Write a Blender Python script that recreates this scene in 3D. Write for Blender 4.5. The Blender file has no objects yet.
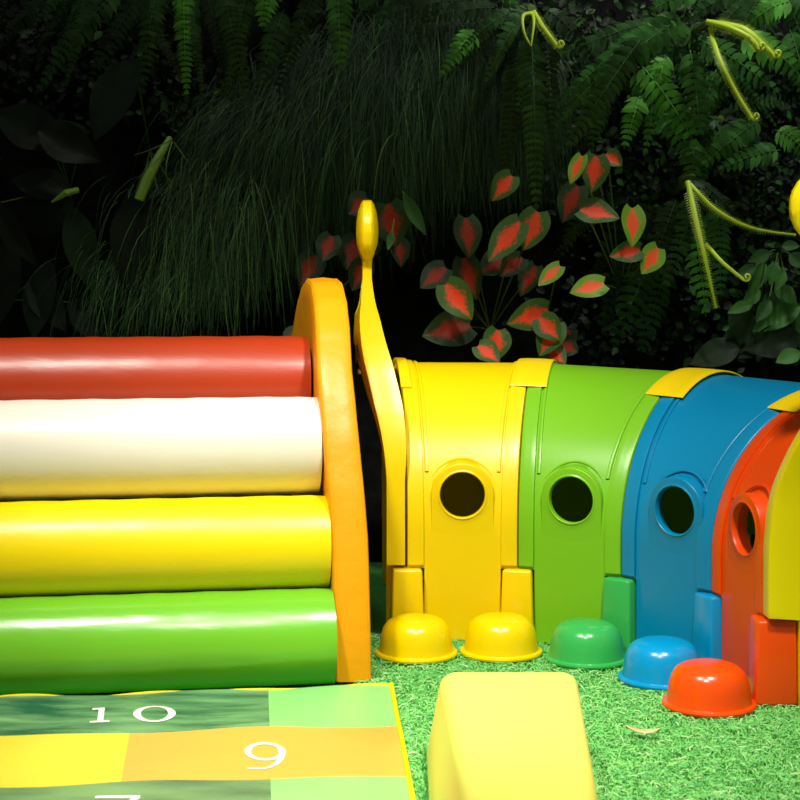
import bpy, bmesh, math, random
from mathutils import Vector, Matrix
random.seed(7)
S = bpy.context.scene
COL = S.collection
PI = math.pi
F, HZ, CH = 1600.0, 270.0, 1.27          # focal length in px, horizon row, camera height

def U(px, py, Y):                         # a pixel and a distance -> a point in the place
    return Vector(((px - 400) / F * Y, Y, CH - (py - HZ) / F * Y))

def R(d): return math.radians(d)

# ------------------------------------------------------------------ materials
def mat(name, col, rough=.4, spec=.5, bump=0, bscale=40, var=0, vscale=6, coat=0, trans=0, col2=None, metal=0, detail=3, stretch=None):
    m = bpy.data.materials.new(name); m.use_nodes = True
    nt = m.node_tree; N = nt.nodes; L = nt.links
    b = N['Principled BSDF']
    b.inputs['Base Color'].default_value = (*col, 1)
    b.inputs['Roughness'].default_value = rough
    b.inputs['Specular IOR Level'].default_value = spec
    b.inputs['Coat Weight'].default_value = coat
    b.inputs['Coat Roughness'].default_value = .12
    b.inputs['Metallic'].default_value = metal
    tc = N.new('ShaderNodeTexCoord'); src = tc.outputs['Object']
    if stretch:
        mp = N.new('ShaderNodeMapping'); mp.inputs['Scale'].default_value = stretch
        L.new(src, mp.inputs['Vector']); src = mp.outputs['Vector']
    if var or col2:
        n = N.new('ShaderNodeTexNoise'); n.inputs['Scale'].default_value = vscale; n.inputs['Detail'].default_value = detail
        L.new(src, n.inputs['Vector'])
        r = N.new('ShaderNodeValToRGB')
        r.color_ramp.elements[0].position = .35; r.color_ramp.elements[1].position = .65
        a = tuple(c * (1 - var) for c in col); c2 = col2 or tuple(min(1, c * (1 + var)) for c in col)
        r.color_ramp.elements[0].color = (*a, 1); r.color_ramp.elements[1].color = (*c2, 1)
        L.new(n.outputs['Fac'], r.inputs['Fac']); L.new(r.outputs['Color'], b.inputs['Base Color'])
    if bump:
        n2 = N.new('ShaderNodeTexNoise'); n2.inputs['Scale'].default_value = bscale; n2.inputs['Detail'].default_value = 3
        L.new(src, n2.inputs['Vector'])
        bp = N.new('ShaderNodeBump'); bp.inputs['Strength'].default_value = bump; bp.inputs['Distance'].default_value = .01
        L.new(n2.outputs['Fac'], bp.inputs['Height']); L.new(bp.outputs['Normal'], b.inputs['Normal'])
    if trans:
        t = N.new('ShaderNodeBsdfTranslucent'); t.inputs['Color'].default_value = (*[min(1, c * 1.6) for c in col], 1)
        mx = N.new('ShaderNodeMixShader'); mx.inputs[0].default_value = trans
        L.new(b.outputs[0], mx.inputs[1]); L.new(t.outputs[0], mx.inputs[2])
        L.new(mx.outputs[0], N['Material Output'].inputs['Surface'])
    return m

PL = dict(rough=.31, spec=.45, bump=.03, bscale=220)
M = dict(
    yellow=mat('yellow_plastic', (.80, .57, .0), **PL),
    foot_yellow=mat('yellow_foot_plastic', (.80, .57, .0), .22, .5),
    clip=mat('clip_plastic', (.85, .62, .004), **PL),
    green=mat('lime_plastic', (.17, .46, .012), **PL),
    foot_green=mat('green_plastic', (.035, .38, .075), .22, .5),
    blue=mat('blue_plastic', (.0, .21, .42), **PL),
    foot_blue=mat('bright_blue_plastic', (.0, .26, .54), .22, .5),
    red=mat('red_plastic', (.78, .065, .002), **PL),
    olive=mat('mustard_plastic', (.86, .68, .0), **PL),
    foot_red=mat('red_foot_plastic', (.82, .07, .002), .22, .5),
    v_red=mat('red_vinyl', (.40, .035, .004), .36, .5, bump=.12, bscale=5, stretch=(1, 4, 4)),
    v_white=mat('white_vinyl', (.80, .76, .64), .4, .4, bump=.12, bscale=5, stretch=(1, 4, 4)),
    v_yellow=mat('yellow_vinyl', (.86, .66, .0), .36, .5, bump=.12, bscale=5, stretch=(1, 4, 4)),
    v_green=mat('green_vinyl', (.15, .46, .02), .26, .6, bump=.14, bscale=5, stretch=(1, 4, 4)),
    v_orange=mat('orange_vinyl', (.86, .34, .0), .42, .45, bump=.4, bscale=14),
    piping=mat('yellow_piping', (.85, .62, .0), .4),
    foam=mat('pale_yellow_vinyl', (.96, .90, .15), .42, .5, bump=.1, bscale=6),
    dark_eye=mat('brown_recess', (.05, .02, .005), .5),
    steel=mat('steel', (.7, .66, .55), .25, metal=1),
    mt_dark=mat('mat_dark_green', (.006, .085, .05), .25, .6, bump=.5, bscale=9, col2=(.17, .36, .15), vscale=5, stretch=(.7, 2.6, 1), detail=6),  # lighter streaks imitate reflections on wrinkled plastic, with some faded wear
    mt_grey=mat('mat_grey_green', (.05, .13, .07), .3, .6, bump=.5, bscale=9, col2=(.17, .33, .13), vscale=4, stretch=(.8, 2, 1), detail=6),
    mt_light=mat('mat_light_green', (.24, .58, .17), .34, .5, bump=.4, bscale=8),
    mt_yellow=mat('mat_yellow', (.80, .62, .04), .34, .5, bump=.4, bscale=8),
    mt_orange=mat('mat_orange', (.78, .37, .06), .34, .5, bump=.4, bscale=8),
    print_white=mat('white_print', (.85, .83, .72), .4),
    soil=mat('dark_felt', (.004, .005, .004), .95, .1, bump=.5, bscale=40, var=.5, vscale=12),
    turf=mat('turf_backing', (.06, .34, .07), .8, .2, bump=.8, bscale=160, col2=(.14, .52, .11), vscale=70),
    concrete=mat('dark_floor', (.05, .05, .05), .8),
    dryleaf=mat('dry_leaf', (.75, .52, .25), .6),
    stem=mat('leaf_stem', (.07, .13, .02), .5),
    bright_stem=mat('young_stem', (.16, .34, .03), .45),
    young=mat('young_frond', (.50, .68, .05), .5, trans=.2),
)
for i, c in enumerate([(.24, .62, .15), (.16, .55, .13), (.11, .47, .11), (.52, .80, .34), (.19, .58, .12)]):
    M['blade%d' % i] = mat('turf_fibre', c, .45, .4)
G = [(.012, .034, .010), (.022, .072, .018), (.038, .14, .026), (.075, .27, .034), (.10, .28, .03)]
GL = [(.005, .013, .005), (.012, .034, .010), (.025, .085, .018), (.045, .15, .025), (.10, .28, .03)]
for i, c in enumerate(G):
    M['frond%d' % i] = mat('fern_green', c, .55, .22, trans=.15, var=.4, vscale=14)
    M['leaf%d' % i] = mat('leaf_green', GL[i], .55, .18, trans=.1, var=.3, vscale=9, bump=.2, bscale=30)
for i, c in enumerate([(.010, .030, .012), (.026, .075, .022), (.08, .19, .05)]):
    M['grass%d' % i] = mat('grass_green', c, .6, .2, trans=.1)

def caladium_mat(name, g, r):
    m = bpy.data.materials.new(name); m.use_nodes = True
    nt = m.node_tree; N = nt.nodes; L = nt.links; b = N['Principled BSDF']
    uv = N.new('ShaderNodeUVMap'); uv.uv_map = 'leaf'
    sp = N.new('ShaderNodeSeparateXYZ'); L.new(uv.outputs[0], sp.inputs[0])
    def mth(op, a, b_=None, c=None):
        n = N.new('ShaderNodeMath'); n.operation = op
        for k, v in enumerate((a, b_, c)):
            if v is None: continue
            if isinstance(v, (int, float)): n.inputs[k].default_value = v
            else: L.new(v, n.inputs[k])
        return n.outputs[0]
    ax = mth('ABSOLUTE', mth('SUBTRACT', sp.outputs[0], .5))             # 0 .. .5 across
    # side veins: stripes running out and forward from the midrib
    st = mth('SINE', mth('MULTIPLY', mth('SUBTRACT', sp.outputs[1], mth('MULTIPLY', ax, .7)), 44))
    prof = mth('SUBTRACT', .26, mth('MULTIPLY', mth('ABSOLUTE', mth('SUBTRACT', sp.outputs[1], .42)), .52))
    nz = N.new('ShaderNodeTexNoise'); nz.inputs['Scale'].default_value = 9; L.new(uv.outputs[0], nz.inputs['Vector'])
    edge = mth('ADD', prof, mth('MULTIPLY', st, .026))
    edge = mth('ADD', edge, mth('MULTIPLY', mth('SUBTRACT', nz.outputs[0], .5), .34))
    d = mth('MULTIPLY', mth('SUBTRACT', edge, ax), 5.5)
    cl = N.new('ShaderNodeClamp'); L.new(mth('ADD', d, .5), cl.inputs[0])
    mx = N.new('ShaderNodeMix'); mx.data_type = 'RGBA'
    mx.inputs['A'].default_value = (*g, 1); mx.inputs['B'].default_value = (*r, 1)
    L.new(cl.outputs[0], mx.inputs['Factor']); L.new(mx.outputs['Result'], b.inputs['Base Color'])
    b.inputs['Roughness'].default_value = .5; b.inputs['Specular IOR Level'].default_value = .15
    return m
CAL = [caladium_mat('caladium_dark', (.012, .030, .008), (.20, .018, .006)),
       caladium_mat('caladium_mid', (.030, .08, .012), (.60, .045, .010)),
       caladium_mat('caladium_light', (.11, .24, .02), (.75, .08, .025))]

# ------------------------------------------------------------------ object helpers
def link(name, verts, faces, m, parent=None, smooth=True, angle=35, loc=None, mats=None, mi=None, uvs=None):
    me = bpy.data.meshes.new(name)
    me.from_pydata([tuple(v) for v in verts], [], faces); 
    for mm in (mats or [m]): me.materials.append(mm)
    if mi: me.polygons.foreach_set('material_index', mi)
    if uvs:
        lay = me.uv_layers.new(name='leaf')
        for l in me.loops: lay.data[l.index].uv = uvs[l.vertex_index]
    me.update()
    if smooth:
        me.shade_smooth()
        if angle: me.set_sharp_from_angle(angle=R(angle))
    o = bpy.data.objects.new(name, me); COL.objects.link(o)
    if parent: o.parent = parent; o.matrix_parent_inverse = Matrix.Translation(-parent.location)
    return o

def frombm(name, bm, m, parent=None, angle=35):
    bmesh.ops.recalc_face_normals(bm, faces=bm.faces)
    me = bpy.data.meshes.new(name); bm.to_mesh(me); bm.free(); me.materials.append(m)
    me.shade_smooth(); me.set_sharp_from_angle(angle=R(angle))
    o = bpy.data.objects.new(name, me); COL.objects.link(o)
    if parent: o.parent = parent; o.matrix_parent_inverse = Matrix.Translation(-parent.location)
    return o

def tag(o, label, cat, group=None, kind=None):
    o['label'] = label; o['category'] = cat
    if group: o['group'] = group
    if kind: o['kind'] = kind
    return o

def thing(name, loc, label, cat, group=None):
    o = bpy.data.objects.new(name, None); COL.objects.link(o); o.location = loc
    o.empty_display_size = .1
    return tag(o, label, cat, group)

def baked(o, parent=None):                 # apply an object's modifiers
    dg = bpy.context.evaluated_depsgraph_get()
    me = bpy.data.meshes.new_from_object(o.evaluated_get(dg))
    old = o.data; o.modifiers.clear(); o.data = me
    return o

def drop(o):
    me = o.data; bpy.data.objects.remove(o); bpy.data.meshes.remove(me)

class MB:                                  # collects closed pieces into one mesh
    def __init__(s): s.v = []; s.f = []
    def grid(s, pts, closed_u=False, closed_v=False):   # pts[i][j]
        n = len(s.v); a = len(pts); b = len(pts[0])
        for r in pts: s.v += r
        for i in range(a if closed_u else a - 1):
            for j in range(b if closed_v else b - 1):
                s.f.append((n + i * b + j, n + ((i + 1) % a) * b + j, n + ((i + 1) % a) * b + (j + 1) % b, n + i * b + (j + 1) % b))
        return n
    def tube(s, path, rad, k=8):
        rings = []; a = None
        for i, p in enumerate(path):
            t = (path[min(i + 1, len(path) - 1)] - path[max(i - 1, 0)]).normalized()
            if a is None: a = t.cross(Vector((0, 0, 1)) if abs(t.z) < .9 else Vector((1, 0, 0))).normalized()
            else: a = (a - t * a.dot(t)).normalized()
            b = t.cross(a)
            r = rad[i] if isinstance(rad, (list, tuple)) else rad
            rings.append([p + a * (r * math.cos(2 * PI * q / k)) + b * (r * math.sin(2 * PI * q / k)) for q in range(k)])
        n = s.grid(rings, closed_v=True)
        s.f.append(tuple(n + q for q in range(k)))
        s.f.append(tuple(n + (len(path) - 1) * k + q for q in reversed(range(k))))
    def build(s, name, m, parent=None, angle=35):
        return link(name, s.v, s.f, m, parent, angle=angle)

def lathe_bm(profile, n=48):               # (radius, z) pairs, z up
    bm = bmesh.new(); rings = []
    for r, z in profile:
        if r < 1e-6: rings.append([bm.verts.new((0, 0, z))])
        else: rings.append([bm.verts.new((r * math.cos(2 * PI * k / n), r * math.sin(2 * PI * k / n), z)) for k in range(n)])
    for A, B in zip(rings, rings[1:]):
        for k in range(n):
            a0, a1 = A[k % len(A)], A[(k + 1) % len(A)]; b0, b1 = B[k % len(B)], B[(k + 1) % len(B)]
            q = []
            for v in (a0, a1, b1, b0):
                if v not in q: q.append(v)
            if len(q) > 2: bm.faces.new(q)
    return bm

def bevel_bm(bm, w, seg=4):
    bmesh.ops.bevel(bm, geom=list(bm.edges), offset=w, segments=seg, profile=.5, affect='EDGES', clamp_overlap=True)

# ------------------------------------------------------------------ camera and light
cd = bpy.data.cameras.new('camera'); cam = bpy.data.objects.new('camera', cd); COL.objects.link(cam)
cam.location = (0, 0, CH); cam.rotation_euler = (R(90), 0, 0)
cd.sensor_width = 36; cd.lens = 72; cd.shift_y = -130 / 800; cd.clip_end = 60
cd.dof.use_dof = True; cd.dof.focus_distance = 5.3; cd.dof.aperture_fstop = 5.6
S.camera = cam
S.view_settings.view_transform = 'Standard'; S.view_settings.look = 'None'
S.view_settings.exposure = 0; S.view_settings.gamma = 1

w = bpy.data.worlds.new('world'); S.world = w; w.use_nodes = True
w.node_tree.nodes['Background'].inputs[0].default_value = (1, .97, .9, 1)
w.node_tree.nodes['Background'].inputs[1].default_value = .13

def spot(loc, at, power, angle, blend=.5, size=.12, col=(1, .97, .88)):
    d = bpy.data.lights.new('ceiling_spot', 'SPOT'); d.energy = power; d.spot_size = R(angle); d.spot_blend = blend
    d.shadow_soft_size = size; d.color = col
    o = bpy.data.objects.new('ceiling_spot', d); COL.objects.link(o); o.location = loc
    o.rotation_euler = (Vector(at) - Vector(loc)).to_track_quat('-Z', 'Y').to_euler()
    return o
spot((-.9, 3.3, 3.7), (-.8, 5.0, .2), 520, 62, .6)
spot((.9, 3.1, 3.8), (.65, 4.9, .1), 520, 60, .6)
spot((-.1, 2.2, 3.6), (.2, 3.8, 0), 390, 44, .8)  # extra spot, added to brighten the mat and foam block in front
spot((1.5, 5.6, 4.1), (1.1, 6.9, 1.9), 210, 70, .8)
spot((-.7, 5.6, 4.1), (-.7, 6.9, 1.7), 50, 72, .8)

# ------------------------------------------------------------------ setting
def quad(name, pts, m):
    o = link(name, [Vector(p) for p in pts], [(0, 1, 2, 3)], m, smooth=False); o['kind'] = 'structure'; return o
quad('floor', [(-4.5, -1, -.0145), (4.5, -1, -.0145), (4.5, 7.3, -.0145), (-4.5, 7.3, -.0145)], M['turf'])
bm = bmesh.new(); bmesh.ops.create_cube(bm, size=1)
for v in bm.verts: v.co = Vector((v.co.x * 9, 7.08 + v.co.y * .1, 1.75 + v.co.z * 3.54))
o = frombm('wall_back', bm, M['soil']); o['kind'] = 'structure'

# ------------------------------------------------------------------ crawl tunnel
LEAN = [-4, 11, 38, 66, 88]
PJ = [Vector((.024, 5.50, 0)), Vector((.405, 5.49, 0)), Vector((.74, 5.33, 0)), Vector((.991, 5.06, 0)), Vector((1.082, 4.715, 0))]
LV = [Vector((math.sin(R(a)), math.cos(R(a)), 0)) for a in LEAN]
TV = [Vector((math.cos(R(a)), -math.sin(R(a)), 0)) for a in LEAN]
RA, SP = .55, .364                          # arch radius, spring height
ZB = .246                                   # height of the foot block

def prof(z0, o, n=40, ang=None):            # list of (t, z) over the arch, near side to far side, offset outward by o
    pts = []
    if ang is None:
        k = max(2, int((SP - z0) / .05))
        pts += [(-o, z0 + (SP - z0) * i / k) for i in range(k)]
        a0, a1 = 0, 180
    else: a0, a1 = ang
    for i in range(n + 1):
        a = R(a0 + (a1 - a0) * i / n)
        pts.append((RA - (RA + o) * math.cos(a), SP + (RA + o) * math.sin(a)))
    if ang is None:
        pts += [(2 * RA + o, SP + (z0 - SP) * (i + 1) / k) for i in range(k)]
    return pts

KZJ = [1.012, 1.010, .972, .935, .925]      # the sections sag a little towards the right
def jp(i, t, z): return PJ[i] + LV[i] * t + Vector((0, 0, z if z < SP else SP + (z - SP) * KZJ[i]))
def sp_(i, u, t, z): return jp(i, t, z).lerp(jp(i + 1, t, z), u)
def seg_pt(i, w, side, t, z):               # w metres from joint i (side 0) or joint i+1 (side 1)
    L = (jp(i + 1, t, z) - jp(i, t, z)).length
    u = w / L if side == 0 else 1 - w / L
    return sp_(i, u, t, z)

def shell_strip(mb, i, z0, oin, oout, wa, wb, nu=6, n=40, ang=None, rnd=.006):
    """closed solid strip following the arch of segment i; wa/wb = ('a',w) from joint i or ('b',w) from joint i+1"""
    po = prof(z0, oout, n, ang); pi = prof(z0, oin, n, ang); pm = prof(z0, oout - rnd, n, ang)
    rows = []
    def P(wd, t, z): return seg_pt(i, wd[1], 0 if wd[0] == 'a' else 1, t, z)
    for (to, zo), (ti, zi), (tm, zm) in zip(po, pi, pm):
        A, B = P(wa, to, zo), P(wb, to, zo); d = (B - A).normalized() * rnd
        ring = [P(wa, ti, zi), P(wa, tm, zm), P(wa, (to+tm)/2*.3+to*.7, (zo+zm)/2*.3+zo*.7) + d * .3]
        for k in range(nu + 1): ring.append((A + d).lerp(B - d, k / nu))
        ring += [P(wb, (to+tm)/2*.3+to*.7, (zo+zm)/2*.3+zo*.7) - d * .3, P(wb, tm, zm), P(wb, ti, zi)]
        rows.append(ring)
    n0 = mb.grid(rows, closed_v=True); m = len(rows[0])
    mb.f.append(tuple(n0 + q for q in range(m))); e = n0 + (len(rows) - 1) * m
    mb.f.append(tuple(e + q for q in reversed(range(m))))

seg_info = [
    ('yellow', 'yellow arched tunnel section with a round window, beside the orange roller frame'),
    ('green', 'lime green arched tunnel section with a round window'),
    ('blue', 'blue arched tunnel section with a round window'),
    ('red', 'red-orange arched tunnel section with a round window, near the right edge'),
]
WZ = .497                                   # window height
for i, (c, lab) in enumerate(seg_info):
    mid = (PJ[i] + PJ[i + 1]) / 2; T = (PJ[i + 1] - PJ[i]).normalized(); Nn = Vector((T.y, -T.x, 0))   # Nn points to the camera side
    if Nn.y > 0: Nn = -Nn
    if i == 3: Nn = Vector((T.y, -T.x, 0)) * (1 if T.y * -1 < 0 else -1)
    # outward (concave side) normal: away from the arch centre
    cen = (jp(i, RA, 0) + jp(i + 1, RA, 0)) / 2
    if (mid + Nn - cen).length < (mid - Nn - cen).length: Nn = -Nn
    root = thing('tunnel_section', mid.copy(), lab, 'play tunnel', 'coloured sections of the crawl tunnel')
    mb = MB()
    shell_strip(mb, i, ZB, -.022, 0, ('a', .001), ('b', .001), nu=10)
    sh = mb.build('shell', M[c], root, angle=40)
    # lower panels between the foot blocks, both sides
    def lower(mb, t0, t1):
        wp = .060; k = 3; rings = []
        for q in range(k + 1):
            z = .0 + ZB * q / k
            rings.append([seg_pt(i, wp, 0, t0, z), seg_pt(i, wp, 1, t0, z), seg_pt(i, wp, 1, t1, z), seg_pt(i, wp, 0, t1, z)])
        n0 = mb.grid(rings, closed_v=True); mb.f.append((n0, n0+1, n0+2, n0+3)); e = n0 + 4 * k; mb.f.append((e+3, e+2, e+1, e))
    # window hole cut through the near side
    bmc = lathe_bm([(0, -.1), (.1, -.1), (.1, .14), (0, .14)], 48)
    cut = frombm('cutter', bmc, M[c])
    rot = Nn.to_track_quat('Z', 'Y'); wc = mid + T * (0, .006, .034, .034)[i] + Vector((0, 0, WZ - (0, .004, .004, .012)[i]))
    cut.matrix_world = Matrix.Translation(wc) @ rot.to_matrix().to_4x4()
    bmf = bmesh.new(); bmf.from_mesh(sh.data); bmesh.ops.recalc_face_normals(bmf, faces=bmf.faces); bmf.to_mesh(sh.data); bmf.free()
    md = sh.modifiers.new('b', 'BOOLEAN'); md.object = cut; md.operation = 'DIFFERENCE'; md.solver = 'EXACT'
    bpy.context.view_layer.update(); baked(sh); drop(cut)
    for t0, t1 in ((.0, .022), (2 * RA - .022, 2 * RA)):
        mb = MB(); lower(mb, t0, t1); mb.build('lower_panel', M[c], root, angle=30)
    # raised end bands
    for side in ('a', 'b'):
        mb = MB(); o_ = 'b' if side == 'a' else 'a'
        shell_strip(mb, i, ZB + .012, .001, .010, (side, .002 if side == 'a' else .058), (side, .058 if side == 'a' else .002), nu=3, rnd=.005)
        mb.build('end_band', M[c], root, angle=50)
    # slender groove rib beside each band
    for side in ('a', 'b'):
        mb = MB()
        shell_strip(mb, i, ZB + .3, .0005, .006, (side, .064 if side == 'a' else .078), (side, .078 if side == 'a' else .064), nu=2, rnd=.0045, ang=(22, 158))
        mb.build('rib', M[c], root, angle=60)
    # hooded window rim standing proud of the curved wall
    pr = [(.0765, -.016), (.0768, -.006), (.0775, .001), (.0790, .0045), (.0812, .0055), (.0835, .0045), (.0860, .0022), (.0890, .0015), (.1045, .0015), (.1070, .0005), (.1080, -.002), (.1085, -.06), (.1, -.06)]
    bmr = lathe_bm(pr + [pr[0]], 64)
    hr = .108; mb = MB(); K = 24; zb = .33          # flat arched panel around the window, flush with the upright part of the wall
    def WP(x, z, o): return wc + T * x + Vector((0, 0, z)) + Nn * o
    rows = []
    for k in range(K + 1):
        a = PI + PI * k / K; x = math.cos(a)
        rows.append([WP(.099 * x, .099 * math.sin(a), .0017), WP((hr - .003) * x, zb - wc.z, -.001), WP(hr * x, zb - wc.z - .003, -.004)])
    mb.grid(rows)
    for s_ in (-1, 1):
        mb.grid([[WP(s_ * .099, 0, .0017), WP(s_ * (hr - .003), 0, .0017), WP(s_ * hr, 0, -.002), WP(s_ * hr, 0, -.03)],
                 [WP(s_ * (hr - .003), zb - wc.z, -.001), WP(s_ * (hr - .003), zb - wc.z, -.001), WP(s_ * hr, zb - wc.z, -.004), WP(s_ * hr, zb - wc.z, -.03)]])
    mb.build('window_surround', M[c], root, angle=30)
    ring = frombm('window_rim', bmr, M[c], None, angle=50)
    ring.data.transform(Matrix.Translation(wc) @ rot.to_matrix().to_4x4()); ring.parent = root; ring.matrix_parent_inverse = Matrix.Translation(-root.location)
    # eyebrow ridge over the window
    mb = MB(); path = []
    for k in range(25):
        a = R(28 + 124 * k / 24); rr = .1185
        u = T * (rr * math.cos(a)) ; z = WZ + rr * math.sin(a)
        tt = 0 if z < SP else RA - math.sqrt(RA * RA - (z - SP) ** 2)
        path.append(Vector((wc.x, wc.y, 0)) + u + Vector((0, 0, z)) - Nn * (tt - .0005))
    mb.tube(path, [.001 + .0035 * math.sin(PI * k / 24) ** .6 for k in range(25)], 8)
    mb.build('window_hood', M[c], root)

# clips over the joints
clip_lab = ['yellow clip on the tunnel top against the antenna panel, half hidden',
            'yellow clip joining the yellow and lime green tunnel tops',
            'yellow clip joining the lime green and blue tunnel tops',
            'yellow clip joining the blue and red tunnel tops at the right edge',
            'yellow clip on the red tunnel top beside the end panel']
for j in range(5):
    root = None; mb = MB(); wd = .060
    a0 = (58, 60, 60, 60, 60)[j]; rows = []
    NA = 26
    for q in range(NA + 1):
        a = R(a0 + (180 - 2 * a0) * q / NA); ring = []
        sc = 1 - .0 * (1 - abs(2 * q / NA - 1))          # slightly waisted towards the top
        for (s_, o_) in ((-1, .0112), (-1, .0145), (-.93, .0165), (-.5, .0172), (.12, .0175), (.5, .0172), (.93, .0165), (1, .0145), (1, .0112)):
            t = RA - (RA + o_) * math.cos(a); z = SP + (RA + o_) * math.sin(a)
            wv = s_ * wd * sc * (.5, 1.08, 1.2, 1.15, 1.08)[j] + (0, .004, .016, .010, 0)[j]
            if j == 0 and s_ < 0: wv *= .12
            if j == 4 and s_ > 0: wv *= .12
            if wv >= 0 and j < 4: p = seg_pt(j, abs(wv + .006), 0, t, z)
            elif wv < 0 and j > 0: p = seg_pt(j - 1, abs(wv), 1, t, z)
            else: p = jp(j, t, z) + TV[j] * wv
            ring.append(p)
        rows.append(ring)
    n0 = mb.grid(rows, closed_v=True); m_ = len(rows[0])
    mb.f.append(tuple(n0 + q for q in range(m_))); e = n0 + NA * m_; mb.f.append(tuple(e + q for q in reversed(range(m_))))
    o = mb.build('joint_clip', M['clip'])
    tag(o, clip_lab[j], 'tunnel clip', 'yellow clips over the tunnel joints')

# feet: connector block + domed foot
foot_lab = [('foot_yellow', 'yellow domed stabiliser beside the orange arch, leftmost of the domes'),
            ('foot_yellow', 'yellow domed stabiliser between the yellow and lime green sections'),
            ('foot_green', 'green domed stabiliser between the lime green and blue sections'),
            ('foot_blue', 'blue domed stabiliser, partly behind the red one'),
            ('foot_red', 'red-orange domed stabiliser at the right, nearest the camera')]
DC = [Vector((.053, 5.28, 0)), Vector((.335, 5.30, 0)), Vector((.608, 5.21, 0)), Vector((.812, 4.955, 0)), Vector((.900, 4.66, 0))]
for j, (c, lab) in enumerate(foot_lab):
    root = thing('domed_stabiliser', DC[j].copy(), lab, 'stabiliser', 'domed stabilisers of the crawl tunnel')
    bm = bmesh.new(); bmesh.ops.create_cube(bm, size=1)
    for v in bm.verts:
        top = v.co.z > 0
        a = v.co.x * (.100 if top else .116); b = (-.040 if v.co.y < 0 else .075)
        if not top and v.co.y < 0: b = -.052
        p = PJ[j] + TV[j] * a + LV[j] * b + Vector((0, 0, .0 if not top else ZB)); v.co = p
    bevel_bm(bm, .009, 3); frombm('connector_block', bm, M[c], root)
    prf = [(0, .0), (.130, .0), (.1355, .003), (.137, .009), (.1345, .0145), (.128, .017), (.1235, .0172), (.1215, .03), (.119, .05), (.115, .072),
           (.108, .092), (.098, .107), (.085, .117), (.068, .1235), (.045, .1275), (.02, .129), (0, .1293)]
    bm = lathe_bm(prf, 64); d = frombm('domed_cap', bm, M[c], root)
    d.data.transform(Matrix.Translation(DC[j]))

# end panels with antennae
def smooth_pts(pts, n=6):                   # Catmull-Rom through pts (open)
    out = []
    P = [Vector(p) for p in pts]
    for i in range(len(P) - 1):
        p0 = P[max(i - 1, 0)]; p1 = P[i]; p2 = P[i + 1]; p3 = P[min(i + 2, len(P) - 1)]
        for k in range(n):
            t = k / n
            out.append(.5 * ((2 * p1) + (-p0 + p2) * t + (2 * p0 - 5 * p1 + 4 * p2 - p3) * t * t + (-p0 + 3 * p1 - 3 * p2 + p3) * t ** 3))
    out.append(P[-1]); return out

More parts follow.
